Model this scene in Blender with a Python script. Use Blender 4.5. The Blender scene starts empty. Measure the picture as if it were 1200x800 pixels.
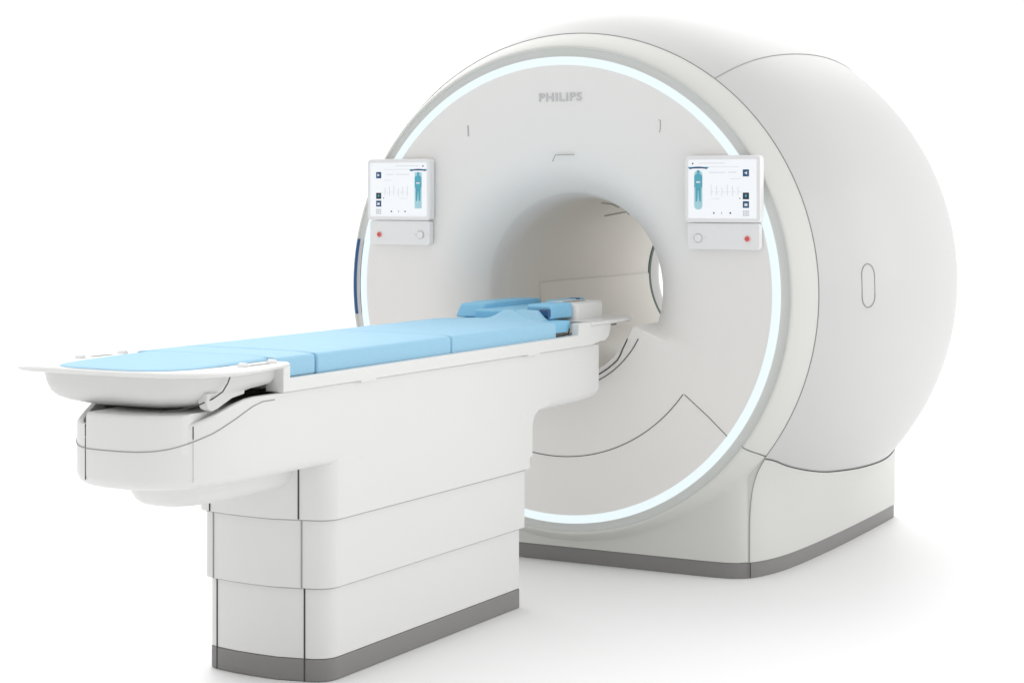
import bpy, bmesh, math, random
from math import sin, cos, pi, radians as R, sqrt
from mathutils import Vector

S = bpy.context.scene
COL = S.collection
random.seed(4)

# ------------------------------------------------------------------ materials
def mat(name, col, rough=.4, coat=0.0, metal=0.0, emit=None, estr=1.0, spec=.5, mottle=0.0, bump=0.0, bscale=400):
    m = bpy.data.materials.new(name)
    m.use_nodes = True
    nt = m.node_tree
    b = nt.nodes['Principled BSDF']
    b.inputs['Base Color'].default_value = (*col, 1)
    b.inputs['Roughness'].default_value = rough
    b.inputs['Metallic'].default_value = metal
    b.inputs['Coat Weight'].default_value = coat
    b.inputs['Coat Roughness'].default_value = .08
    b.inputs['Specular IOR Level'].default_value = spec
    if emit:
        b.inputs['Emission Color'].default_value = (*emit, 1)
        b.inputs['Emission Strength'].default_value = estr
    if mottle:
        tc = nt.nodes.new('ShaderNodeTexCoord')
        n = nt.nodes.new('ShaderNodeTexNoise')
        n.inputs['Scale'].default_value = 3.0
        n.inputs['Detail'].default_value = 5
        mx = nt.nodes.new('ShaderNodeMix'); mx.data_type = 'RGBA'
        mx.inputs['A'].default_value = (*[c * (1 - mottle) for c in col], 1)
        mx.inputs['B'].default_value = (*[min(1, c * (1 + mottle)) for c in col], 1)
        nt.links.new(tc.outputs['Object'], n.inputs['Vector'])
        nt.links.new(n.outputs['Fac'], mx.inputs['Factor'])
        nt.links.new(mx.outputs['Result'], b.inputs['Base Color'])
        mr = nt.nodes.new('ShaderNodeMapRange')
        mr.inputs['To Min'].default_value = rough * .85
        mr.inputs['To Max'].default_value = rough * 1.15
        nt.links.new(n.outputs['Fac'], mr.inputs['Value'])
        nt.links.new(mr.outputs['Result'], b.inputs['Roughness'])
    if bump:
        tc2 = nt.nodes.new('ShaderNodeTexCoord')
        n2 = nt.nodes.new('ShaderNodeTexNoise')
        n2.inputs['Scale'].default_value = bscale
        n2.inputs['Detail'].default_value = 3
        bp = nt.nodes.new('ShaderNodeBump')
        bp.inputs['Strength'].default_value = bump
        bp.inputs['Distance'].default_value = .001 if bscale > 100 else .006
        nt.links.new(tc2.outputs['Object'], n2.inputs['Vector'])
        nt.links.new(n2.outputs['Fac'], bp.inputs['Height'])
        nt.links.new(bp.outputs['Normal'], b.inputs['Normal'])
    return m

M = dict(
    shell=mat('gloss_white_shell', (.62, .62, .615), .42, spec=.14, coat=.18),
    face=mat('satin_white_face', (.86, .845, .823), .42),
    cover=mat('satin_warm_white_cover', (.69, .695, .665), .45, spec=.2),
    bevel=mat('grey_green_bevel', (.66, .675, .655), .5, spec=.2),
    light=mat('pale_cyan_light', (.10, .11, .11), .5, emit=(.71, .80, .825), estr=1.0),
    bore=mat('beige_bore', (.83, .805, .755), .40),
    liner=mat('pale_beige_liner', (.84, .815, .77), .38),
    table=mat('satin_white_table', (.77, .77, .76), .40),
    rail=mat('white_tabletop', (.78, .78, .765), .35, mottle=.01),
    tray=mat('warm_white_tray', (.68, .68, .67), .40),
    under_shade=mat('grey_step_shade', (.38, .38, .37), .6),  # flat grey standing in for shade under the column steps
    grey=mat('grey_plinth', (.235, .23, .225), .5, mottle=.03),
    seam=mat('dark_seam', (.055, .055, .055), .7),
    seam_faint=mat('faint_seam', (.45, .44, .41), .6),
    seam_soft=mat('grey_seam', (.34, .34, .33), .7),
    hole=mat('black_gap', (.012, .012, .012), .8),
    blue=mat('sky_blue_vinyl', (.345, .61, .79), .6, bump=.35, bscale=26, spec=.2),
    blue2=mat('deeper_blue_vinyl', (.26, .575, .80), .55, bump=.3, bscale=30, spec=.25),
    panel=mat('white_panel_case', (.86, .86, .86), .3),
    screen=mat('lit_screen', (.30, .31, .32), .15, emit=(.95, .97, 1.0), estr=.62),
    navy=mat('navy_icon', (.02, .09, .22), .3),
    ink=mat('black_icon', (.02, .04, .06), .3),
    teal=mat('teal_figure', (.10, .45, .58), .3),
    paleteal=mat('pale_teal_bed', (.45, .75, .82), .3),
    faint=mat('faint_grey_line', (.55, .56, .58), .4),
    white=mat('white_mark', (.9, .9, .9), .4),
    red=mat('red_button', (.70, .10, .10), .35),
    ring=mat('pale_red_ring', (.85, .5, .48), .35),
    metal=mat('brushed_letters', (.60, .60, .60), .4, metal=.2),
    label=mat('navy_label', (.05, .14, .34), .35),
    green=mat('dark_green_edge', (.02, .06, .045), .4),
    floor=mat('white_studio_floor', (.95, .95, .95), .55, spec=.25),
)

# ------------------------------------------------------------------ helpers
def thing(name, label, cat, loc=(0, 0, 0), group=None):
    o = bpy.data.objects.new(name, None)
    COL.objects.link(o)
    o.location = loc
    o['label'] = label
    o['category'] = cat
    if group: o['group'] = group
    return o

def tag(o, label, cat, group=None):
    o['label'] = label; o['category'] = cat
    if group: o['group'] = group
    return o

def world_loc(o):
    v = Vector(o.location)
    while o.parent:
        o = o.parent; v = v + Vector(o.location)
    return v

def obj(name, verts, faces, m, parent=None, sharp=35, bevel=0, seg=3, loc=None, label=None, limit=30):
    """verts in world coordinates -> one mesh object whose origin is loc"""
    me = bpy.data.meshes.new(name)
    o = bpy.data.objects.new(name, me)
    COL.objects.link(o)
    base = Vector((0, 0, 0))
    if parent is not None:
        o.parent = parent
        base = world_loc(parent)
    if loc is not None:
        o.location = Vector(loc) - base
        base = Vector(loc)
    me.from_pydata([tuple(Vector(v) - base) for v in verts], [], faces)
    me.materials.append(m)
    bm = bmesh.new(); bm.from_mesh(me)
    bmesh.ops.remove_doubles(bm, verts=bm.verts, dist=1e-6)
    bmesh.ops.recalc_face_normals(bm, faces=bm.faces)
    bm.to_mesh(me); bm.free()
    me.shade_smooth()
    if bevel:
        b = o.modifiers.new('edge', 'BEVEL')
        b.width = bevel; b.segments = seg; b.limit_method = 'ANGLE'; b.angle_limit = R(limit)
        b.harden_normals = False
        w = o.modifiers.new('wn', 'WEIGHTED_NORMAL'); w.keep_sharp = True
    else:
        me.set_sharp_from_angle(angle=R(sharp))
        w = o.modifiers.new('wn', 'WEIGHTED_NORMAL'); w.keep_sharp = True
    if label: o['label'] = label
    return o

def loft(rings, closed=True, caps=True):
    """rings: list of equal-length point lists"""
    n = len(rings[0]); V = []; F = []
    for r in rings: V += list(r)
    for i in range(len(rings) - 1):
        for j in range(n if closed else n - 1):
            k = (j + 1) % n
            F.append((i * n + j, i * n + k, (i + 1) * n + k, (i + 1) * n + j))
    if caps:
        F.append(tuple(range(n)))
        F.append(tuple(range((len(rings) - 1) * n, len(rings) * n)))
    return V, F

def box(x0, x1, y0, y1, z0, z1):
    V = [(x, y, z) for z in (z0, z1) for x, y in ((x0, y0), (x1, y0), (x1, y1), (x0, y1))]
    return V, [(0, 1, 2, 3), (4, 5, 6, 7), (0, 1, 5, 4), (1, 2, 6, 5), (2, 3, 7, 6), (3, 0, 4, 7)]

def merge(*vf):
    V = []; F = []
    for v, f in vf:
        n = len(V); V += list(v); F += [tuple(i + n for i in t) for t in f]
    return V, F

def rrect(x0, x1, y0, y1, r, n=6):
    """rounded rectangle outline; r = one radius or 4 (x0y0, x1y0, x1y1, x0y1)"""
    if not isinstance(r, (list, tuple)): r = [r] * 4
    P = []
    for (cx, cy, a0, rr) in ((x0 + r[0], y0 + r[0], 180, r[0]), (x1 - r[1], y0 + r[1], 270, r[1]),
                             (x1 - r[2], y1 - r[2], 0, r[2]), (x0 + r[3], y1 - r[3], 90, r[3])):
        for k in range(n + 1):
            a = R(a0 + 90 * k / n)
            P.append((cx + rr * cos(a), cy + rr * sin(a)))
    return P

def prism(plan, z0, z1):
    return loft([[(x, y, z0) for x, y in plan], [(x, y, z1) for x, y in plan]])

def rprism_y(x0, x1, z0, z1, r, y0, y1, n=6):
    """rounded rectangle in xz extruded along y"""
    P = rrect(x0, x1, z0, z1, r, n)
    return loft([[(x, y0, z) for x, z in P], [(x, y1, z) for x, z in P]])

def rprism_x(y0, y1, z0, z1, r, x0, x1, n=6):
    P = rrect(y0, y1, z0, z1, r, n)
    return loft([[(x0, y, z) for y, z in P], [(x1, y, z) for y, z in P]])

def disc(cx, cz, r, y0, y1, n=28):
    P = [(cx + r * cos(2 * pi * k / n), cz + r * sin(2 * pi * k / n)) for k in range(n)]
    return loft([[(x, y0, z) for x, z in P], [(x, y1, z) for x, z in P]])

def tube(pts, r=.003, closed=False, n=6):
    pts = [Vector(p) for p in pts]
    V = []; F = []; m = len(pts); prev = None
    for i, p in enumerate(pts):
        if closed: t = (pts[(i + 1) % m] - pts[i - 1])
        else: t = pts[min(i + 1, m - 1)] - pts[max(i - 1, 0)]
        t.normalize()
        if prev is None:
            a = Vector((0, 0, 1)) if abs(t.z) < .9 else Vector((1, 0, 0))
            u = t.cross(a).normalized()
        else:
            u = (prev - t * prev.dot(t)).normalized()
        prev = u; w = t.cross(u)
        rr = r if not callable(r) else r(i / (m - 1))
        V += [p + (u * cos(2 * pi * k / n) + w * sin(2 * pi * k / n)) * rr for k in range(n)]
    for i in range(m if closed else m - 1):
        for k in range(n):
            l = (k + 1) % n; j = (i + 1) % m
            F.append((i * n + k, i * n + l, j * n + l, j * n + k))
    if not closed:
        F.append(tuple(range(n))); F.append(tuple(range((m - 1) * n, m * n)))
    return V, F

def spline(xs, ys):
    n = len(xs); h = [xs[i + 1] - xs[i] for i in range(n - 1)]
    al = [0] * n
    for i in range(1, n - 1): al[i] = 3 * ((ys[i + 1] - ys[i]) / h[i] - (ys[i] - ys[i - 1]) / h[i - 1])
    l = [1] * n; mu = [0] * n; z = [0] * n; c = [0] * n
    for i in range(1, n - 1):
        l[i] = 2 * (xs[i + 1] - xs[i - 1]) - h[i - 1] * mu[i - 1]
        mu[i] = h[i] / l[i]; z[i] = (al[i] - h[i - 1] * z[i - 1]) / l[i]
    for i in range(n - 2, -1, -1): c[i] = z[i] - mu[i] * c[i + 1]
    def f(x):
        i = 0
        while i < n - 2 and x > xs[i + 1]: i += 1
        d = x - xs[i]
        b = (ys[i + 1] - ys[i]) / h[i] - h[i] * (c[i + 1] + 2 * c[i]) / 3
        return ys[i] + b * d + c[i] * d * d + (c[i + 1] - c[i]) / (3 * h[i]) * d ** 3
    return f

def catmull(P, k=8):
    P = [Vector(p) for p in P]; out = []
    for i in range(len(P) - 1):
        a = P[max(i - 1, 0)]; b = P[i]; c = P[i + 1]; d = P[min(i + 2, len(P) - 1)]
        for j in range(k):
            t = j / k
            out.append(.5 * ((2 * b) + (c - a) * t + (2 * a - 5 * b + 4 * c - d) * t * t + (3 * b - a - 3 * c + d) * t ** 3))
    out.append(P[-1]); return out

def sm(a, b, x):
    t = max(0, min(1, (x - a) / (b - a))); return t * t * (3 - 2 * t)

ZC = 1.1227
def pol(r, deg, y): return (r * cos(R(deg)), y, ZC + r * sin(R(deg)))

def revolve(profile, n=240, a0=0, a1=360):
    full = (a1 - a0) >= 360
    m = n if full else n + 1
    rings = [[pol(r, a0 + (a1 - a0) * k / n, y) for k in range(m)] for r, y in profile]
    return loft(rings, closed=full, caps=False)

# ------------------------------------------------------------------ gantry
G = thing('mri_scanner', 'large round white scanner with a glowing ring around its open bore, on a grey plinth', 'medical scanner', (0, 1.0, 0))

KY = [.14, .25, .4, .6, .8, 1.05, 1.3, 1.55, 1.75, 1.9]
KR = [1.055, 1.108, 1.160, 1.200, 1.222, 1.233, 1.226, 1.202, 1.160, 1.105]
rf = spline(KY, KR)
prof = [(1.050, .146), (1.055, .1425)]
prof += [(rf(.145 + (1.9 - .145) * k / 60), .145 + (1.9 - .145) * k / 60) for k in range(61)]
prof += [(1.085, 1.935), (1.05, 1.962), (1.0, 1.982), (.9, 1.995), (.6, 2.0), (.46, 2.0), (.43, 1.985), (.404, 1.965), (.388, 1.935), (.3795, 1.895), (.3775, 1.80)]
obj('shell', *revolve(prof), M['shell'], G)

# front cover cone between bevel and seam
cov = [(.9835, .016), (.986, .010), (.992, .011), (1.003, .025), (1.02, .058), (1.036, .095), (1.048, .125), (1.0535, .1385), (1.050, .146)]
ycov = spline([c[0] for c in cov[1:-1]], [c[1] for c in cov[1:-1]])
ypx = spline([0, .3, .55, .625, .68, .725, .7662, .8], [.083, .083, .083, .0845, .089, .102, .1335, .19])
def cover_grid():
    n = 360; m = 26; cols = []
    for j in range(n):
        dd = abs(((360 * j / n + 180) % 360) - 180)       # angle from straight down
        re = 1.0535
        if dd < 46.6:
            re = max(re, min((ZC - .062) / cos(R(dd)), .7662 / max(1e-6, sin(R(dd)))))
        col = []
        for i in range(m + 1):
            r = .986 + (re - .986) * (i / m) ** 1.25
            x = r * sin(R(dd))
            yc = ycov(min(r, 1.0535)) + max(0, r - 1.0535) * 2.5
            y = yc
            if dd < 60:
                yp = ypx(min(x, .8)) + .5 * sm(46, 60, dd)
                k = .022; h = max(0, k - abs(yc - yp)) / k
                y = min(yc, yp) - h * h * k * .25
            col.append(pol(r, 360 * j / n - 90, y))
        if re <= 1.0535: pass
        col.append(pol(re - .003, 360 * j / n - 90, y + .008))
        col.insert(0, pol(.9835, 360 * j / n - 90, .016))
        cols.append(col)
    return loft([[c[i] for c in cols] for i in range(len(cols[0]))], True, False)
obj('front_cover', *cover_grid(), M['cover'], G)

# bevel groove and light strip
obj('ring_bevel', *revolve([(.9495, .003), (.956, .011), (.966, .0155), (.976, .017), (.9835, .016)]), M['bevel'], G)
obj('light_ring', *revolve([(.9165, .0015), (.918, -.002), (.922, -.004), (.941, -.003), (.947, 0.0), (.9505, .004)]), M['light'], G)

# face with flared bore mouth (upper) and flat collar (lower)
NA = 360
def face_profile(w):
    """w=1 flare, w=0 collar : list of (r,y)"""
    out = []
    N1 = 26
    for k in range(N1 + 1):          # flat + flare / collar
        t = k / N1
        r = .9165 + (.40 - .9165) * t
        fl = 0.0
        if r < .66:
            fl = .25 * (1 - max(0, 1 - ((.66 - r) / .285) ** 2.3) ** .5) * .55
            fl = .15 * ((.66 - r) / .26) ** 2.8
        out.append((r, w * fl))
    y0 = .15
    for k in range(1, 13):
        t = k / 12
        ra = .40 - .025 * sin(t * pi / 2) ** .8
        ya = y0 + (.30 - y0) * t
        rb = .40 - .036 * min(1, t * 4) + .011 * max(0, t - .25) / .75
        yb = .30 * max(0, t - .25) / .75
        out.append((ra * w + rb * (1 - w), ya * w + yb * (1 - w)))
    return out
cols = []
for k in range(NA):
    a = -90 + 360 * k / NA
    dd = abs(((a + 90 + 180) % 360) - 180)       # distance from straight down
    w = sm(67.5, 70.5, dd)
    cols.append([pol(r, a, y) for r, y in face_profile(w)])
rings = [[cols[j][i] for j in range(NA)] for i in range(len(cols[0]))]
rings.insert(0, [pol(.9165, -90 + 360 * k / NA, .0015) for k in range(NA)])
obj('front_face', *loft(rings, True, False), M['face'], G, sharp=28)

# bore
bore = obj('bore_tunnel', *revolve([(.375, .298), (.375, 1.0), (.375, 1.79)], 160), M['bore'], G)
ln = [[pol(.3745, a, y) for a in range(180, 361, 3)] for y in (.585,)]
def liner_sheet():
    A = list(range(180, 361, 3))
    rr = [[pol(.3745, a, .575) for a in A], [pol(.3711, a, .615) for a in A], [pol(.3711, a, 1.765) for a in A], [pol(.3735, a, 1.785) for a in A]]
    V, F = loft(rr, False, False)
    e0 = [(pol(.3745, 179.6, .58)), pol(.369, 180, .60), pol(.369, 180, 1.775), pol(.3745, 179.6, 1.785)]
    return V, F
obj('bore_liner', *liner_sheet(), M['liner'], G)
obj('bore_rim', *revolve([(.3765, 1.768), (.3715, 1.773), (.3715, 1.797), (.378, 1.806)], 160), M['green'], G)
# lamp slot on the bore ceiling
sl = [pol(.3735, 129, .96), pol(.3735, 124.5, 1.15), pol(.3735, 127.7, 1.215)]
obj('bore_seam', *tube(sl, .003), M['seam_faint'], G)
obj('bore_seam', *tube([pol(.3735, 110, .70), pol(.3735, 113, .85), pol(.3735, 118.4, .99)], .003), M['seam_faint'], G)

# pedestal
def pedestal_plan(o=0.0):
    pr = [(-.0, .083 - o), (.25, .083 - o), (.55, .083 - o), (.625, .084 - o), (.68, .088 - o), (.725, .102 - o), (.765 + o * .4, .133 - o * .8), (.795 + o * .7, .185 - o * .6), (.82 + o, .27 - o * .3),
          (.837 + o, .38), (.848 + o, .55), (.854 + o, .8), (.854 + o, 1.1), (.847 + o, 1.5), (.838 + o, 1.78), (.832 + o, 1.88 + o), (.812 + o, 1.925 + o), (.77 + o, 1.944 + o), (.68 + o, 1.945 + o), (0, 1.945 + o)]
    c = catmull([(x, y, 0) for x, y in pr], 5)
    rgt = [(p.x, p.y) for p in c]
    lft = [(-x, y) for x, y in rgt[1:-1]]
    return rgt + lft[::-1]
pl = pedestal_plan()
zt = .50
# the shell's lower edge: the pedestal flares out to meet it
zs = spline([.14, .17, .24, .32, .45, .56, .72, .87, 1.11, 1.38, 1.65, 1.95], [.474, .468, .444, .421, .395, .379, .366, .356, .345, .335, .345, .392])
def shell_x(y):
    r = rf(min(y, 1.9)); z = zs(min(y, 1.945))
    return sqrt(max(.3, r * r - (ZC - z) ** 2))
rb = []
for t in (0, .12, .25, .4, .55, .7, .8, .9, 1.0):
    ring = []
    for x, y in pl:
        if y < .139:
            ring.append((x, y + .004, .062 + (.47 - .062) * t))
        else:
            q = abs(x); k = sm(.35, .75, q)
            tx = q + (shell_x(y) + .003 - q) * k
            nx = q + (tx - q) * t ** (2 + 2.5 * (1 - sm(.14, .5, y)))
            ring.append((math.copysign(nx, x), y, .062 + (zs(min(y, 1.945)) - .062) * t))
    rb.append(ring)
obj('pedestal', *loft(rb, True, True), M['cover'], G)
pb = pedestal_plan(-.004)
obj('plinth', *prism(pb, 0.0, .060), M['grey'], G, bevel=.004, seg=2, limit=50)

# --- seams on the gantry
def seam(pts, r=.0025, m='seam', name='panel_seam', parent=G, closed=False):
    r *= .68
    return obj(name, *tube(pts, r, closed), M[m], parent)
seam([pol(1.0552, a, .1405) for a in [-37 + (254) * k / 200 for k in range(201)]], .0024, 'seam_soft')
for s in (1, -1):
    f = 53.6
    if s > 0: seam([pol(rf(y) + .0006, f, y) for y in [.142 + 1.75 * k / 60 for k in range(61)]], .003, 'seam_soft')
    seam([(s * (shell_x(y) + .0035), y, zs(y)) for y in [.143 + 1.72 * k / 60 for k in range(61)]], .0032, 'seam')
    # flap line from tip to ring, over the bevel and cover
    seam([(s * .5552, -.0004, .7248), (s * .6565, -.0004, .6424), (s * .7577 * .985, -.0004, .5598 * .985 + .0085)], .0022, 'seam')
    a1, a2 = math.degrees(math.atan2(.5598 - ZC, .7577)), -37.2
    q = [pol(.9835, a1, .013), pol(.992, a1 * .85 + a2 * .15, .0095), pol(1.003, a1 * .7 + a2 * .3, .0235), pol(1.02, a1 * .5 + a2 * .5, .0565), pol(1.036, a1 * .3 + a2 * .7, .0935), pol(1.0555, a2, .139)]
    q = [(s * x, y, z) for x, y, z in q]
    seam(q, .0026, 'seam')
    # pedestal front corner seam
    fx, fy = next((x, y) for x, y in pl if y >= .139)
    fc = [(s * (fx + (shell_x(fy) + .003 - fx) * t ** 4.5 + .0005), fy - .0005, .062 + (zs(fy) - .062) * t) for t in [1 - k / 24 for k in range(25)]]
    seam([(x, y - .0012, z) for x, y, z in fc], .0026, 'seam_soft')
    seam([(s * (fx + .0042), fy - .002, .060), (s * (fx + .0042), fy - .002, .002)], .003, 'seam')
# flap arc
seam([pol(.6785, -35.9 - (180 - 71.8) * k / 80, -.0004) for k in range(81)], .0026, 'seam')
# collar lines
seam([pol(.404, -27.5 - (180 - 55) * k / 60, -.0005) for k in range(61)], .003, 'seam')
for s in (1, -1):
    cl = [pol(.3635, -31.0, .002), pol(.366, -34, -.0005), pol(.371, -38.5, -.0005), pol(.379, -42.5, -.0005)] + [pol(.384, a, -.0005) for a in (-46, -50, -54, -60, -68, -78, -90)]
    seam([(s * x, y, z) for x, y, z in cl], .0042, 'seam')

# face marks
obj('laser_mark', *tube([(-.417, -.0006, 1.80), (-.415, -.0006, 1.754)], .0028), M['seam_faint'], G)
obj('laser_mark', *tube([(.446, -.0006, 1.806), (.454, -.0006, 1.804), (.453, -.0006, 1.765), (.448, -.0006, 1.757)], .002), M['seam_faint'], G)
obj('hatch_mark', *tube([(-.021, -.0006, 1.646), (-.010, -.0006, 1.672), (.076, -.0006, 1.672)], .0024), M['seam_faint'], G)

# maker's lettering
def text_mesh(s, size, bold=0.0):
    cu = bpy.data.curves.new('txt', 'FONT')
    cu.body = s; cu.size = size; cu.extrude = .002; cu.offset = bold
    cu.align_x = 'CENTER'
    cu.space_character = 1.13
    o = bpy.data.objects.new('txt', cu); COL.objects.link(o)
    dg = bpy.context.evaluated_depsgraph_get()
    me = bpy.data.meshes.new_from_object(o.evaluated_get(dg))
    V = [tuple(v.co) for v in me.vertices]; F = [tuple(p.vertices) for p in me.polygons]
    bpy.data.objects.remove(o); bpy.data.curves.remove(cu); bpy.data.meshes.remove(me)
    return V, F
TV, TF = text_mesh('PHILIPS', .05, .0010)
x0 = min(v[0] for v in TV); x1 = max(v[0] for v in TV); y0 = min(v[1] for v in TV); y1 = max(v[1] for v in TV)
TV = [(-.083 + (v[0] - x0) / (x1 - x0) * .193, -.0015 - v[2], 1.890 + (v[1] - y0) / (y1 - y0) * .036) for v in TV]
obj('lettering', TV, TF, M['metal'], G)

# oval access cover on the right flank
ov = []
for (yy, zz) in rrect(.372, .462, 1.064, 1.236, .0445, 8):
    r = rf(yy) + .0004; x = sqrt(r * r - (zz - ZC) ** 2)
    ov.append((x, yy, zz))
obj('access_cover', *tube(ov, .0026, True), M['seam_soft'], G)

# dark label strip round the left edge
lab = []
for k in range(31):
    a = 168.5 + 19 * k / 30
    lab.append([pol(r, a, y - .002) for r, y in ((.952, .004), (.958, .014), (.968, .021), (.978, .019), (.987, .008))])
LV, LF = loft(lab, False, False)
lb = obj('label_strip', LV, LF, M['label'], G)
mk = []
for k in range(16):
    a = 170.5 + 14.5 * k / 15 + random.uniform(-.15, .15)
    da = random.choice((.25, .35, .45))
    c = [pol(r, b, y - .0032) for b in (a, a + da) for r, y in ((.962, .0175), (.970, .0205))]
    mk.append((c, [(0, 1, 3, 2)]))
obj('label_text', *merge(*mk), M['faint'], lb)

# ---------------------------------------------------------------- touch panels
def touch_panel(s):
    """s=+1 right panel, -1 left panel (mirrored layout)"""
    cx = .7305 * s
    Y = -.045
    def X(u): return cx + u * (s if True else 1)   # u: positive = outward
    lbl = ('white touch panel on the right of the bore, red button at its right end' if s > 0 else
           'white touch panel on the left of the bore, red button at its left end')
    P = obj('touch_panel', *rprism_y(cx - .155, cx + .155, 1.402, 1.662, .016, Y, -.004), M['panel'], G, bevel=.004, limit=50, label=lbl)
    obj('lower_console', *rprism_y(cx - .149, cx + .149, 1.297, 1.4005, .014, Y + .010, -.004), M['panel'], P, bevel=.004, limit=50)
    f = Y - .0006
    obj('screen', *rprism_y(cx - .140, cx + .140, 1.418, 1.646, .004, f, Y + .003), M['screen'], P)
    def rect(u0, u1, z0, z1, d=.0012):
        xs = sorted((cx + u0 * s, cx + u1 * s))
        return box(xs[0], xs[1], f - d, f + .0002, z0, z1)
    # icons on the outer side
    obj('icon', *rect(.085, .110, 1.580, 1.607), M['navy'], P)
    obj('icon', *rect(.085, .110, 1.492, 1.518), M['ink'], P)
    obj('icon', *rect(.085, .110, 1.459, 1.485), M['navy'], P)
    obj('icon', *merge(*[rect(.086 + .009 * i, .092 + .009 * i, 1.428 + .008 * j, 1.433 + .008 * j) for i in range(3) for j in range(3)]), M['faint'], P)
    def tri(u0, u1, z0, z1, d=.002):
        a, b = cx + u0 * s, cx + u1 * s
        return [(a, f - d, (z0 + z1) / 2), (b, f - d, z1), (b, f - d, z0)], [(0, 1, 2)]
    obj('icon_symbol', *tri(.091, .103, 1.587, 1.600), M['white'], P)
    obj('icon_symbol', *rect(.092, .104, 1.466, 1.476, .002), M['white'], P)
    obj('icon_symbol', *rect(.094, .101, 1.501, 1.510, .002), M['teal'], P)
    # patient figure on its couch on the inner side
    u = -.098
    bed = rrect(cx + u * s - .017, cx + u * s + .017, 1.452, 1.604, .016 if s > 0 else .002, 6)
    obj('couch_picture', *loft([[(x, f - .0008, z) for x, z in bed], [(x, f + .0003, z) for x, z in bed]]), M['paleteal'], P)
    arc = [(cx + u * s + t * .036, f - .0012, 1.6155 - abs(t) ** 3 * .004) for t in [k / 6 - 1 for k in range(13)]]
    obj('coil_picture', *tube(arc, lambda t: .0042 - .0012 * abs(2 * t - 1)), M['navy'], P)
    for a_ in (-.042, .028): obj('coil_end', *rect(u + a_, u + a_ + .014, 1.612, 1.618), M['teal'], P)
    d = f - .0016
    def poly(pts):
        return [(cx + (u + a) * s, d, z) for a, z in pts], [tuple(range(len(pts)))]
    fig = [poly([(.006 * cos(t * pi / 6), 1.599 + .007 * sin(t * pi / 6)) for t in range(12)]),
           poly([(-.005, 1.592), (.005, 1.592), (.0165, 1.583), (.0165, 1.540), (.013, 1.538), (.012, 1.553), (.011, 1.530), (-.011, 1.530), (-.012, 1.553), (-.013, 1.538), (-.0165, 1.540), (-.0165, 1.583)]),
           poly([(-.011, 1.531), (-.001, 1.531), (-.003, 1.500), (-.005, 1.484), (-.010, 1.482), (-.011, 1.500)]),
           poly([(.011, 1.531), (.001, 1.531), (.003, 1.500), (.005, 1.484), (.010, 1.482), (.011, 1.500)])]
    obj('patient_picture', *merge(*fig), M['teal'], P)
    obj('hands_picture', *merge(([(cx + (u - .008) * s, d - .0004, 1.556), (cx + (u + .008) * s, d - .0004, 1.556), (cx + (u + .008) * s, d - .0004, 1.562), (cx + (u - .008) * s, d - .0004, 1.562)], [(0, 1, 2, 3)])), M['white'], P)
    # header lines, wave traces and small buttons
    tx = [rect(-.098, .012, 1.6315, 1.6328), rect(-.055, .070, 1.617, 1.6178), rect(-.055, .012, 1.5955, 1.5972), rect(.024, .060, 1.5955, 1.5972), rect(.035, .072, 1.571, 1.572)]
    for k in range(6):
        a = -.045 + .022 * k
        tx += [rect(a, a + .001, 1.505 + .004 * (k % 2), 1.548 - .005 * (k % 3)), rect(a + .002, a + .014, 1.520, 1.5208)]
    tx += [rect(-.045, -.010, 1.494, 1.4948)]
    for q in tx: obj('screen_line', *q, M['faint'], P)
    for q in (rect(-.036, -.031, 1.436, 1.442), rect(.031, .037, 1.436, 1.442), rect(.071, .075, 1.494, 1.498), rect(-.124, -.119, 1.628, 1.634), rect(-.0022, -.0008, 1.435, 1.443)): obj('screen_button', *q, M['ink'], P)
    # console: red button and knob
    cf = Y + .010
    b = obj('stop_button', *disc(cx + .100 * s, 1.340, .0125, cf - .004, cf + .002), M['ring'], P, bevel=.001, limit=50)
    obj('stop_button_cap', *disc(cx + .100 * s, 1.340, .0090, cf - .008, cf - .003), M['red'], P, bevel=.002, limit=50)
    obj('knob', *rprism_y(cx - .103 * s - .014, cx - .103 * s + .014, 1.327, 1.355, .009, cf - .007, cf + .002), M['panel'], P, bevel=.003, limit=50)
    obj('knob_ring', *tube([(cx - .103 * s + .0175 * cos(R(a)), cf - .0004, 1.341 + .0175 * sin(R(a))) for a in range(0, 360, 15)], .0012, True), M['faint'], P)
    obj('soft_key', *rprism_y(cx - .072 * s - .007, cx - .072 * s + .007, 1.335, 1.347, .003, cf - .0015, cf + .002), M['panel'], P, bevel=.0006)
    obj('soft_key', *disc(cx - .134 * s, 1.341, .004, cf - .0015, cf + .002), M['panel'], P)
    return P
touch_panel(1)
touch_panel(-1)

# ------------------------------------------------------------------ patient table
T = thing('patient_table', 'white patient table on a stepped telescopic column with a dark grey foot', 'patient table', (0.02, -1.45, 0))

def tier_plan(o):
    """o = outward offset from the lowest tier"""
    w = .2417 + o; wl = .203 + o * .5; yf = -.795 + o; n = -2.118 - o * 1.3
    P = [(w, yf - .012), (w, -2.03)]
    rr = .078
    for k in range(1, 9):
        a = R(0 - 80 * k / 8)
        P.append((w - rr + rr * cos(a), -2.03 - o * .8 + (rr * .98) * sin(a)))
    P += [(.08, n - .012), (0, n - .014), (-.08, n - .010), (-.150, n + .002)]
    for k in range(0, 6):
        a = R(260 - 70 * k / 5)
        P.append((-wl + .035 + .035 * cos(a), n + .043 + .035 * sin(a)))
    P += [(-wl, -1.5), (-wl, yf - .012), (-wl + .012, yf), (w - .012, yf)]
    return P
p1, p2, p3 = tier_plan(0), tier_plan(.0149), tier_plan(.02987)
obj('foot', *prism(tier_plan(.001), 0, .0695), M['grey'], T, bevel=.003, seg=2, limit=50)
obj('column_stage', *prism(p1, .0715, .30), M['table'], T, sharp=30)
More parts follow.
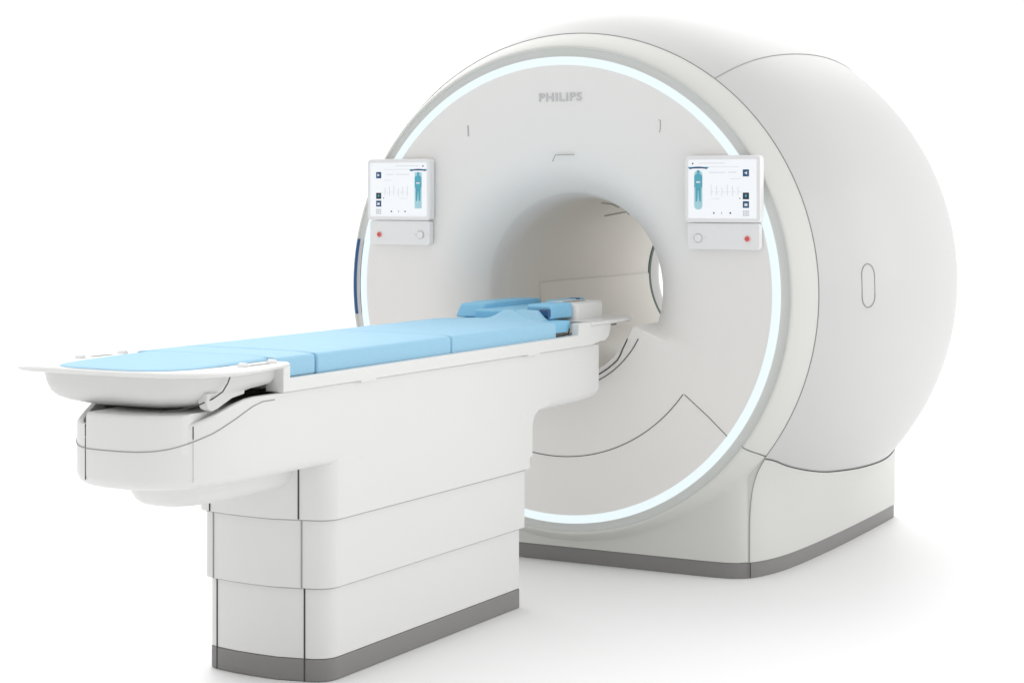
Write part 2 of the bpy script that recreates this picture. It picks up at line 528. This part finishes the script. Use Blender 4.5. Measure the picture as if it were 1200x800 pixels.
obj('column_stage', *prism(p2, .2918, .515), M['table'], T, bevel=.003, limit=60)
obj('column_stage', *prism(p3, .5063, .715), M['table'], T, bevel=.003, limit=60)

for o_, za, zb in ((.0022, .2865, .2925), (.0171, .5010, .5070)):  # thin grey rings added to draw the shadow line below each step
    obj('step_shade_ring', *prism(tier_plan(o_), za, zb), M['under_shade'], T, sharp=30)

def tier_front_y(plan, x):
    best = None
    n = len(plan)
    for i in range(n):
        a, b = plan[i], plan[(i + 1) % n]
        if (a[0] - x) * (b[0] - x) <= 0 and a[0] != b[0]:
            y = a[1] + (b[1] - a[1]) * (x - a[0]) / (b[0] - a[0])
            best = y if best is None else min(best, y)
    return best
for pl_, z0, z1, m in ((p1, 0.001, .292, 'seam'), (p2, .2935, .506, 'seam_soft'), (p3, .508, .66, 'seam')):
    for x in (.168, -.163):
        y = tier_front_y(pl_, x)
        pts = [(x, y - .0008, z0), (x, y - .0008, (z0 + z1) / 2), (x, y - .0008, z1)]
        if pl_ is p3:
            z1 = .66 if x > 0 else .535
            pts = [(x, y - .0008, z0), (x, y - .0008, z1)]
            if x > 0: pts += [(x - .004, y - .0015, .678), (x - .014, y - .002, .690)]
        seam(pts, .0040, m, parent=T)

# beam with superelliptic near end
def se_plan(a, yc, b, n, yfar, inset=0.0, rfar=.03, N=40, nl=None, al=None):
    """straight sides x=+-a from yfar to yc, superelliptic end reaching yc-b"""
    P = []
    al = (al if al else a) - inset; nl = nl or n
    a -= inset; b -= inset
    for k in range(N + 1):
        t = pi * k / N
        c, s_ = cos(t), sin(t)
        e = n if c >= 0 else nl
        x = a * abs(c) ** (2 / e) if c >= 0 else -al * abs(c) ** (2 / e)
        y = yc - b * (abs(s_) ** (2 / e))
        P.append((x, y))
    yf = yfar - inset
    if yfar > -.3:
        Y = [yc + (yf - rfar - yc) * k / 24 for k in range(1, 24)]
        P = [(a, y) for y in Y[::-1]] + P + [(-al, y) for y in Y]
    P += [(-al, yf - rfar), (-al + rfar * .3, yf - rfar * .3), (-al + rfar, yf), (a - rfar, yf), (a - rfar * .3, yf - rfar * .3), (a, yf - rfar)]
    return P
def beam_plan(inset=0.0, yfar=-.157):
    return se_plan(.2716, -2.42, .44, 2.6, yfar, inset, al=.247)
def top_h(x, y):
    """top edge height of the beam: dips round the near end"""
    return .926 - .066 * sm(-2.52, -2.80, y)
zz = [(.045, .676), (.022, .682), (.008, .692), (.0, .712)]
def bot(y, z):            # the overhang at the far end has a slightly raised, rounded belly
    t = sm(-.45, -.157, y)
    return z + .028 * sm(-2.2, -.6, y) + .010 * t * t
rings = [[(x, y, bot(y, .676)) for x, y in beam_plan(.075)]]
for ins, z in zz:
    ring = []
    for (x, y), (xo, yo) in zip(beam_plan(ins), beam_plan(0)):
        k = sm(-2.16, -2.02, yo) * (1 - sm(-.80, -.66, yo))    # square lower edge where the column carries it
        ring.append((x + (xo - x) * k, y + (yo - y) * k, bot(y, z)))
    rings.append(ring)
for t in (.25, .5, .75, .93):
    rings.append([(x, y, bot(y, .712) + (top_h(x, y) - bot(y, .712)) * t) for x, y in beam_plan(0)])
rings.append([(x, y, top_h(x, y) - .003) for x, y in beam_plan(0.001)])
rings.append([(x, y, top_h(x, y)) for x, y in beam_plan(0.006)])
rings.append([(x, y, top_h(x, y) - .004) for x, y in beam_plan(0.018)])
rings.append([(x, y, top_h(x, y) - .03) for x, y in beam_plan(0.025)])
beam = obj('beam', *loft(rings), M['table'], T, sharp=50)

# fillet web: the column widens into the beam at its far end
def web():
    pts = [(-1.0, .55), (-.7574, .55), (-.757, .655), (-.750, .680), (-.735, .700), (-.708, .7145), (-.67, .722), (-.62, .726), (-.50, .80), (-1.0, .80)]
    return loft([[(-.20, y, z) for y, z in pts], [(.2714, y, z) for y, z in pts]])
obj('column_bracket', *web(), M['table'], T, sharp=50)

# bump housing below the near end
hp = []
for ins, z in ((.06, .598), (.03, .604), (.012, .617), (.0, .640), (-.004, .665), (-.012, .70)):
    hp.append([(x, y, z) for x, y in se_plan(.145, -2.42, .245, 2.6, -2.10, ins, al=.150)])
obj('lift_housing', *loft(hp), M['table'], T, sharp=50)

# groove line round the near end of the beam
gl = []
gpl = [q for q in beam_plan(0) if q[1] < -2.40]
for x, y in gpl:
    z = .842 - .052 * sm(-2.62, -2.86, y) + .066 * sm(-2.70, -2.47, y)
    gl.append((x * 1.0015, y - .001, z))
seam(gl, .0024, 'seam_soft', parent=T)
for xx in (.216, -.085):
    y = min(yy for (xa, yy) in gpl if abs(xa - xx) < .02)
    pts = [(xx, tier_front_y(gpl, xx) - .0005, z) for z in (.70, .74, .78, .82)]
    seam(pts, .0024 if xx < 0 else .0012, 'seam' if xx < 0 else 'seam_faint', parent=T)
    seam([(xx, tier_front_y(gpl, xx) - .0005, z) for z in (.822, .84, .858)], .0026, 'seam', parent=T)
# raised centre block under the tray
gp2 = [(x, y) for x, y in beam_plan(-.0006)[:87] if y < -2.4 and -.086 < x < .217]
def blk(i): return [(x, y + i) for x, y in gp2] + [(-.086, -2.45), (.217, -2.45)]
obj('pivot_block', *loft([[(x, y, z) for x, y in blk(i)] for i, z in ((0, .78), (0, .880), (.003, .889), (.010, .893))]), M['table'], T, sharp=50)
obj('gap', *loft([[(x, y, z) for x, y in beam_plan(.028, -.20)] for z in (.80, .846)]), M['hole'], T)

# ---- tabletop
TT = obj('tabletop', *box(-.262, .262, -2.36, -.14, .931, .962), M['rail'], T, bevel=.004)
# side rails
for s in (1, -1):
    x0, x1 = sorted((s * .258, s * .290))
    pf = [(-2.372, .927), (-.285, .927), (-.222, .934), (-.195, .955), (-.178, .985), (-.165, 1.016), (-.235, 1.018), (-.40, 1.016), (-.405, .972), (-2.372, .966)]
    obj('side_rail', *loft([[(x0, y, z) for y, z in pf], [(x1, y, z) for y, z in pf]]), M['rail'], TT, bevel=.004, limit=40)
    obj('rail_post', *box(*sorted((s * .225, s * .2905)), -2.402, -2.366, .9275, 1.004), M['rail'], TT, bevel=.003)
    for yc in (-1.925, -.78):
        obj('rail_foot', *box(x0 + .006, x1 + .0005, yc - .045, yc + .045, .9215, .930), M['rail'], TT, bevel=.002)
    # darker end bracket
    pe = [(-.215, .936), (-.150, .936), (-.118, .95), (-.098, .985), (-.095, 1.002), (-.20, 1.002)]
    xa, xb = sorted((s * .235, s * .284))
    obj('end_bracket', *loft([[(xa, y, z) for y, z in pe], [(xb, y, z) for y, z in pe]]), M['table'], TT, bevel=.004, limit=40)
# far tongue
tg = [(x, y) for x, y in rrect(-.30, .30, -.30, .145, [.01, .01, .10, .10], 8)]
obj('tongue', *loft([[(x * .97, y - .01, 1.000) for x, y in tg], [(x, y, 1.006) for x, y in tg], [(x, y, 1.014) for x, y in tg], [(x * .985, y - .004, 1.018) for x, y in tg]]), M['rail'], TT, sharp=50)
obj('tongue_latch', *box(  .20, .262, -.06, .005, .988, .9995), M['grey'], TT, bevel=.003)
# near tray
def fl_plan(i=0.0):
    return [((x - .040 * sm(-2.58, -2.385, y)) if x > 0 else x, y) for x, y in se_plan(.345, -2.60, .288, 3.2, -2.385, i, rfar=.006, nl=9, al=.35)]
obj('tray_flange', *loft([[(x, y, 1.001) for x, y in fl_plan(.010)], [(x, y, 1.005) for x, y in fl_plan(.002)], [(x, y, 1.012) for x, y in fl_plan(0)], [(x, y, 1.018) for x, y in fl_plan(.006)], [(x, y, 1.018) for x, y in fl_plan(.11)], [(x, y, .99) for x, y in fl_plan(.12)]]), M['rail'], TT, sharp=50)
tub = []
for i, z in ((.19, .893), (.15, .896), (.10, .904), (.058, .915), (.032, .926), (.016, .942), (.006, .968), (.0, 1.003)):
    tub.append([(x, y, z + .030 * sm(-2.62, -2.42, y) * (1 if z < .93 else 0) + .012 * sm(-2.62, -2.42, y) * (1 if .93 < z < .95 else 0)) for x, y in se_plan(.265, -2.56, .29, 3.0, -2.392, i, rfar=.01, nl=5, al=.312)])
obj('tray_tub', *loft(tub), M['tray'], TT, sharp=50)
# seam between tub front and side body
sp = [(.2725, -2.640, 1.000), (.2715, -2.655, .975), (.266, -2.672, .952), (.252, -2.70, .934), (.235, -2.74, .920), (.20, -2.785, .908), (.15, -2.81, .902)]
seam(sp, .0028, 'seam', parent=T)
hk = [(-2.725, .925), (-2.715, .906), (-2.695, .898), (-2.67, .903), (-2.60, .927), (-2.54, .934), (-2.54, .95), (-2.72, .95)]
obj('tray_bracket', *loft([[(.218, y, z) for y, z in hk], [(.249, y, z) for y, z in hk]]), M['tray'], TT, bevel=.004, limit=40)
# hand grips: two bumps either side of a slot
for s in (1, -1):
    xg = .285 if s > 0 else -.315
    for yb in ((-2.60, -2.455) if s > 0 else (-2.60, -2.40)):
        hb = [(yb - .014, 1.0175), (yb - .006, 1.026), (yb + .004, 1.030), (yb + .011, 1.026), (yb + .014, 1.0175)]
        obj('grip_clip', *loft([[(xg - .014, y, z) for y, z in hb], [(xg + .012, y, z) for y, z in hb]]), M['panel'], TT, bevel=.002, limit=40)
    ym = -2.52 if s > 0 else -2.50
    obj('grip_slot', *prism(rrect(xg - .012, xg + .010, ym - .05, ym + .05, .010), 1.0165, 1.0192), M['seam_soft'], TT)

# ------------------------------------------------------------------ cushions (they lie on the table)
def mattress(name, x0, x1, y0, y1, z0, zt, r=.014, m='blue', crown=.004):
    rr = []
    lev = [(0.003, z0), (0, z0 + .004), (0, zt - r)]
    for k in range(1, 6):
        a = R(90 * k / 5)
        lev.append((r * (1 - cos(a)), zt - r + r * sin(a)))
    pr = []
    for i, z in lev:
        pr.append([(x, y, z) for x, y in rrect(x0 + i, x1 - i, y0 + i * .35, y1 - i * .35, .008, 4)])
    last = [(x, y, zt + crown) for x, y in rrect(x0 + .07, x1 - .07, y0 + .012, y1 - .012, .008, 4)]
    pr.append(last)
    return loft(pr)

m1 = obj('mattress_pad', *mattress('', -.268, .262, -2.398, -2.188, .967, 1.028), M['blue'], loc=(0, -2.3, .967))
tag(m1, 'short blue mattress pad beside the near tray of the table', 'mattress pad', 'blue pads laid along the table')
m2 = obj('mattress_pad', *mattress('', -.268, .265, -2.182, -1.352, .967, 1.028), M['blue'], loc=(0, -1.8, .967))
tag(m2, 'long blue mattress pad in the middle of the table, between two seams', 'mattress pad', 'blue pads laid along the table')
m3 = obj('mattress_pad', *mattress('', -.268, .265, -1.346, -.545, .967, 1.028), M['blue'], loc=(0, -.95, .967))
tag(m3, 'long blue mattress pad nearest the scanner, below the headrest', 'mattress pad', 'blue pads laid along the table')
# foot pad lying in the tray, sloping to its rounded end
fp = []
for i, z, dz in ((.0, 1.0185, 0), (.004, 1.0210, .004), (.016, 1.0225, .006), (.06, 1.023, .0085)):
    fp.append([(x, y, z + dz * sm(-2.86, -2.42, y)) for x, y in se_plan(.232, -2.60, .278, 3.0, -2.396 + i, i, rfar=.004, nl=4)])
fo = obj('foot_pad', *loft(fp), M['blue'], loc=(0, -2.6, 1.0185), sharp=60)
tag(fo, 'thin pale blue pad with a rounded end lying in the near tray', 'foot pad')

# head end
e = obj('end_pad', *rprism_x(-.538, -.385, .985, 1.028, [.02, .02, .018, .004], -.20, .245), M['blue2'], loc=(0, -.46, .985))
o_ = e; tag(o_, 'small rounded blue pad at the far end of the mattress, under the headrest', 'pad')
bk = obj('pad_hook', *tube([(.246, -.535, .972), (.246, -.46, .972), (.246, -.405, .976), (.246, -.395, .995)], .0035), M['seam'], e)

H = thing('head_cushion', 'blue head cushion with a raised cheek pad and neck roll', 'head cushion', (0, -.4, 1.03))
# neck roll mound
nr = []
NX, NY = 40, 40
V = []; F = []
for i in range(NX + 1):
    x = -.14 + .33 * i / NX
    for j in range(NY + 1):
        y = -.80 + .34 * j / NY
        g = math.exp(-((y + .60) / .042) ** 2 - ((x - .09) / .055) ** 2) * .036
        g += math.exp(-((y + .62) / .10) ** 2) * .010 * sm(-.14, -.06, x) * (1 - sm(.10, .19, x))
        V.append((x, y, 1.0300 + g + .036 * sm(-.535, -.465, y) * sm(.02, .07, x) * (1 - sm(.14, .19, x))))
for i in range(NX):
    for j in range(NY):
        a = i * (NY + 1) + j
        F.append((a, a + 1, a + NY + 2, a + NY + 1))
n0 = len(V)
rim = [i * (NY + 1) for i in range(NX + 1)] + [NX * (NY + 1) + j for j in range(1, NY + 1)] + [i * (NY + 1) + NY for i in range(NX - 1, -1, -1)] + [j for j in range(NY - 1, 0, -1)]
for r_ in rim: V.append((V[r_][0], V[r_][1], 1.025))
for k in range(len(rim)):
    l = (k + 1) % len(rim)
    F.append((rim[k], rim[l], n0 + l, n0 + k))
F.append(tuple(n0 + k for k in range(len(rim))))
obj('neck_roll', V, F, M['blue'], H, sharp=50)
# left cheek pad
cp = [(-.425, 1.030), (-.39, 1.070), (-.375, 1.081), (-.26, 1.085), (.08, 1.083), (.115, 1.077), (.122, 1.03)]
lo = loft([[(x, y + (-.03 if x < -.2 else 0), z) for y, z in cp] for x in (-.225, -.130)])
obj('cheek_pad', *lo, M['blue2'], H, bevel=.008, limit=30)
# right cheek block
rp = [(-.440, 1.030), (-.440, 1.080), (-.425, 1.087), (-.25, 1.088), (-.245, 1.03)]
obj('cheek_block', *loft([[(x, y, z) for y, z in rp] for x in (.085, .185)]), M['blue2'], H, bevel=.006, limit=30)
obj('slot', *rprism_x(-.460, -.436, 1.038, 1.072, .011, .150, .1868), M['navy'], H)
obj('head_plate', *rprism_x(-.46, .06, 1.02, 1.062, .012, -.13, .085), M['blue2'], H, sharp=50)

W = thing('head_holder', 'small white head holder block with an oval opening at the bore end of the table', 'head holder', (.12, -.08, 1.018))
wp = rrect(.05, .205, -.243, .025, [.02, .02, .05, .05], 6)
hb_ = obj('holder_body', *loft([[(x, y, 1.018) for x, y in wp], [(x, y, 1.070) for x, y in wp], [(.127 + (x - .127) * .97, -.10 + (y + .10) * .985, 1.080) for x, y in wp], [(.127 + (x - .127) * .88, -.10 + (y + .10) * .95, 1.085) for x, y in wp]]), M['rail'], W, sharp=50)
obj('opening', *prism(rrect(.105, .16, -.19, -.05, .027, 8), 1.0845, 1.0862), M['seam_soft'], hb_)
tp = obj('head_strap', *loft([[(x, y, 1.05) for x, y in rrect(0, .047, -.12, .17, .02)], [(x, y, 1.081) for x, y in rrect(0, .047, -.12, .17, .02)], [(x, y, 1.085) for x, y in rrect(.006, .041, -.114, .164, .016)]]), M['blue2'], W, sharp=50)
obj('strap_slot', *box(.015, .048, .08, .11, 1.078, 1.0865), M['navy'], tp)

# ------------------------------------------------------------------ floor
n = 96
fv = [(600 * cos(2 * pi * k / n), 600 * sin(2 * pi * k / n), -.001) for k in range(n)]
fl = obj('floor', fv, [tuple(range(n))], M['floor'])
fl['kind'] = 'structure'

# ------------------------------------------------------------------ studio light
w = bpy.data.worlds.new('World'); S.world = w; w.use_nodes = True
nt = w.node_tree; bg = nt.nodes['Background']
tc = nt.nodes.new('ShaderNodeTexCoord')
dt = nt.nodes.new('ShaderNodeVectorMath'); dt.operation = 'DOT_PRODUCT'
dt.inputs[1].default_value = Vector((-.45, .89, .0)).normalized()
nt.links.new(tc.outputs['Generated'], dt.inputs[0])
mr = nt.nodes.new('ShaderNodeMapRange'); mr.interpolation_type = 'SMOOTHSTEP'
mr.inputs['From Min'].default_value = -.6; mr.inputs['From Max'].default_value = .85
mr.inputs['To Min'].default_value = .53; mr.inputs['To Max'].default_value = 1.10
nt.links.new(dt.outputs['Value'], mr.inputs['Value'])
sx = nt.nodes.new('ShaderNodeSeparateXYZ')
nt.links.new(tc.outputs['Generated'], sx.inputs[0])
mz = nt.nodes.new('ShaderNodeMapRange'); mz.interpolation_type = 'SMOOTHSTEP'
mz.inputs['From Min'].default_value = .18; mz.inputs['From Max'].default_value = .80
nt.links.new(sx.outputs['Z'], mz.inputs['Value'])
mx = nt.nodes.new('ShaderNodeMix'); mx.data_type = 'FLOAT'
mx.inputs['B'].default_value = .80
nt.links.new(mz.outputs['Result'], mx.inputs['Factor'])
nt.links.new(mr.outputs['Result'], mx.inputs['A'])
d2 = nt.nodes.new('ShaderNodeVectorMath'); d2.operation = 'DOT_PRODUCT'
d2.inputs[1].default_value = Vector((-.40, .62, .68)).normalized()
nt.links.new(tc.outputs['Generated'], d2.inputs[0])
m2 = nt.nodes.new('ShaderNodeMapRange'); m2.interpolation_type = 'SMOOTHSTEP'
m2.inputs['From Min'].default_value = .76; m2.inputs['From Max'].default_value = .95
m2.inputs['To Min'].default_value = 0; m2.inputs['To Max'].default_value = 1.7
nt.links.new(d2.outputs['Value'], m2.inputs['Value'])
ad = nt.nodes.new('ShaderNodeMath'); ad.operation = 'ADD'
nt.links.new(mx.outputs['Result'], ad.inputs[0]); nt.links.new(m2.outputs['Result'], ad.inputs[1])
cb_ = nt.nodes.new('ShaderNodeCombineColor')
for c in ('Red', 'Green', 'Blue'): nt.links.new(ad.outputs['Value'], cb_.inputs[c])
nt.links.new(cb_.outputs['Color'], bg.inputs['Color'])
bg.inputs['Strength'].default_value = 1.0

def area(name, loc, target, size, power, col=(1, 1, 1), sy=None):
    l = bpy.data.lights.new(name, 'AREA'); l.energy = power; l.size = size; l.color = col
    if sy: l.shape = 'RECTANGLE'; l.size_y = sy
    o = bpy.data.objects.new(name, l); COL.objects.link(o)
    o.location = loc
    o.rotation_euler = (Vector(target) - Vector(loc)).to_track_quat('-Z', 'Y').to_euler()
    return o
area('softbox_side', (7.5, 1.0, 3.0), (.8, .0, 3.0), 5.0, 85, sy=3.6)
area('softbox_rear', (6.4, 5.6, 2.75), (1.2, .8, 2.75), 4.2, 34, sy=3.4)

# ------------------------------------------------------------------ camera
cam = bpy.data.cameras.new('camera'); co = bpy.data.objects.new('camera', cam); COL.objects.link(co)
co.location = (3.5254, -7.1357, 1.508)
co.rotation_euler = (R(90), 0, .5356)
cam.sensor_width = 36; cam.lens = 2278.6 / 1200 * 36
cam.shift_x = (600 - 478.18) / 1200
cam.shift_y = (228.79 - 400) / 1200
cam.clip_end = 2000; cam.clip_start = .05
S.camera = co
S.view_settings.view_transform = 'Standard'
S.view_settings.look = 'None'
S.view_settings.exposure = .13; S.view_settings.gamma = 1
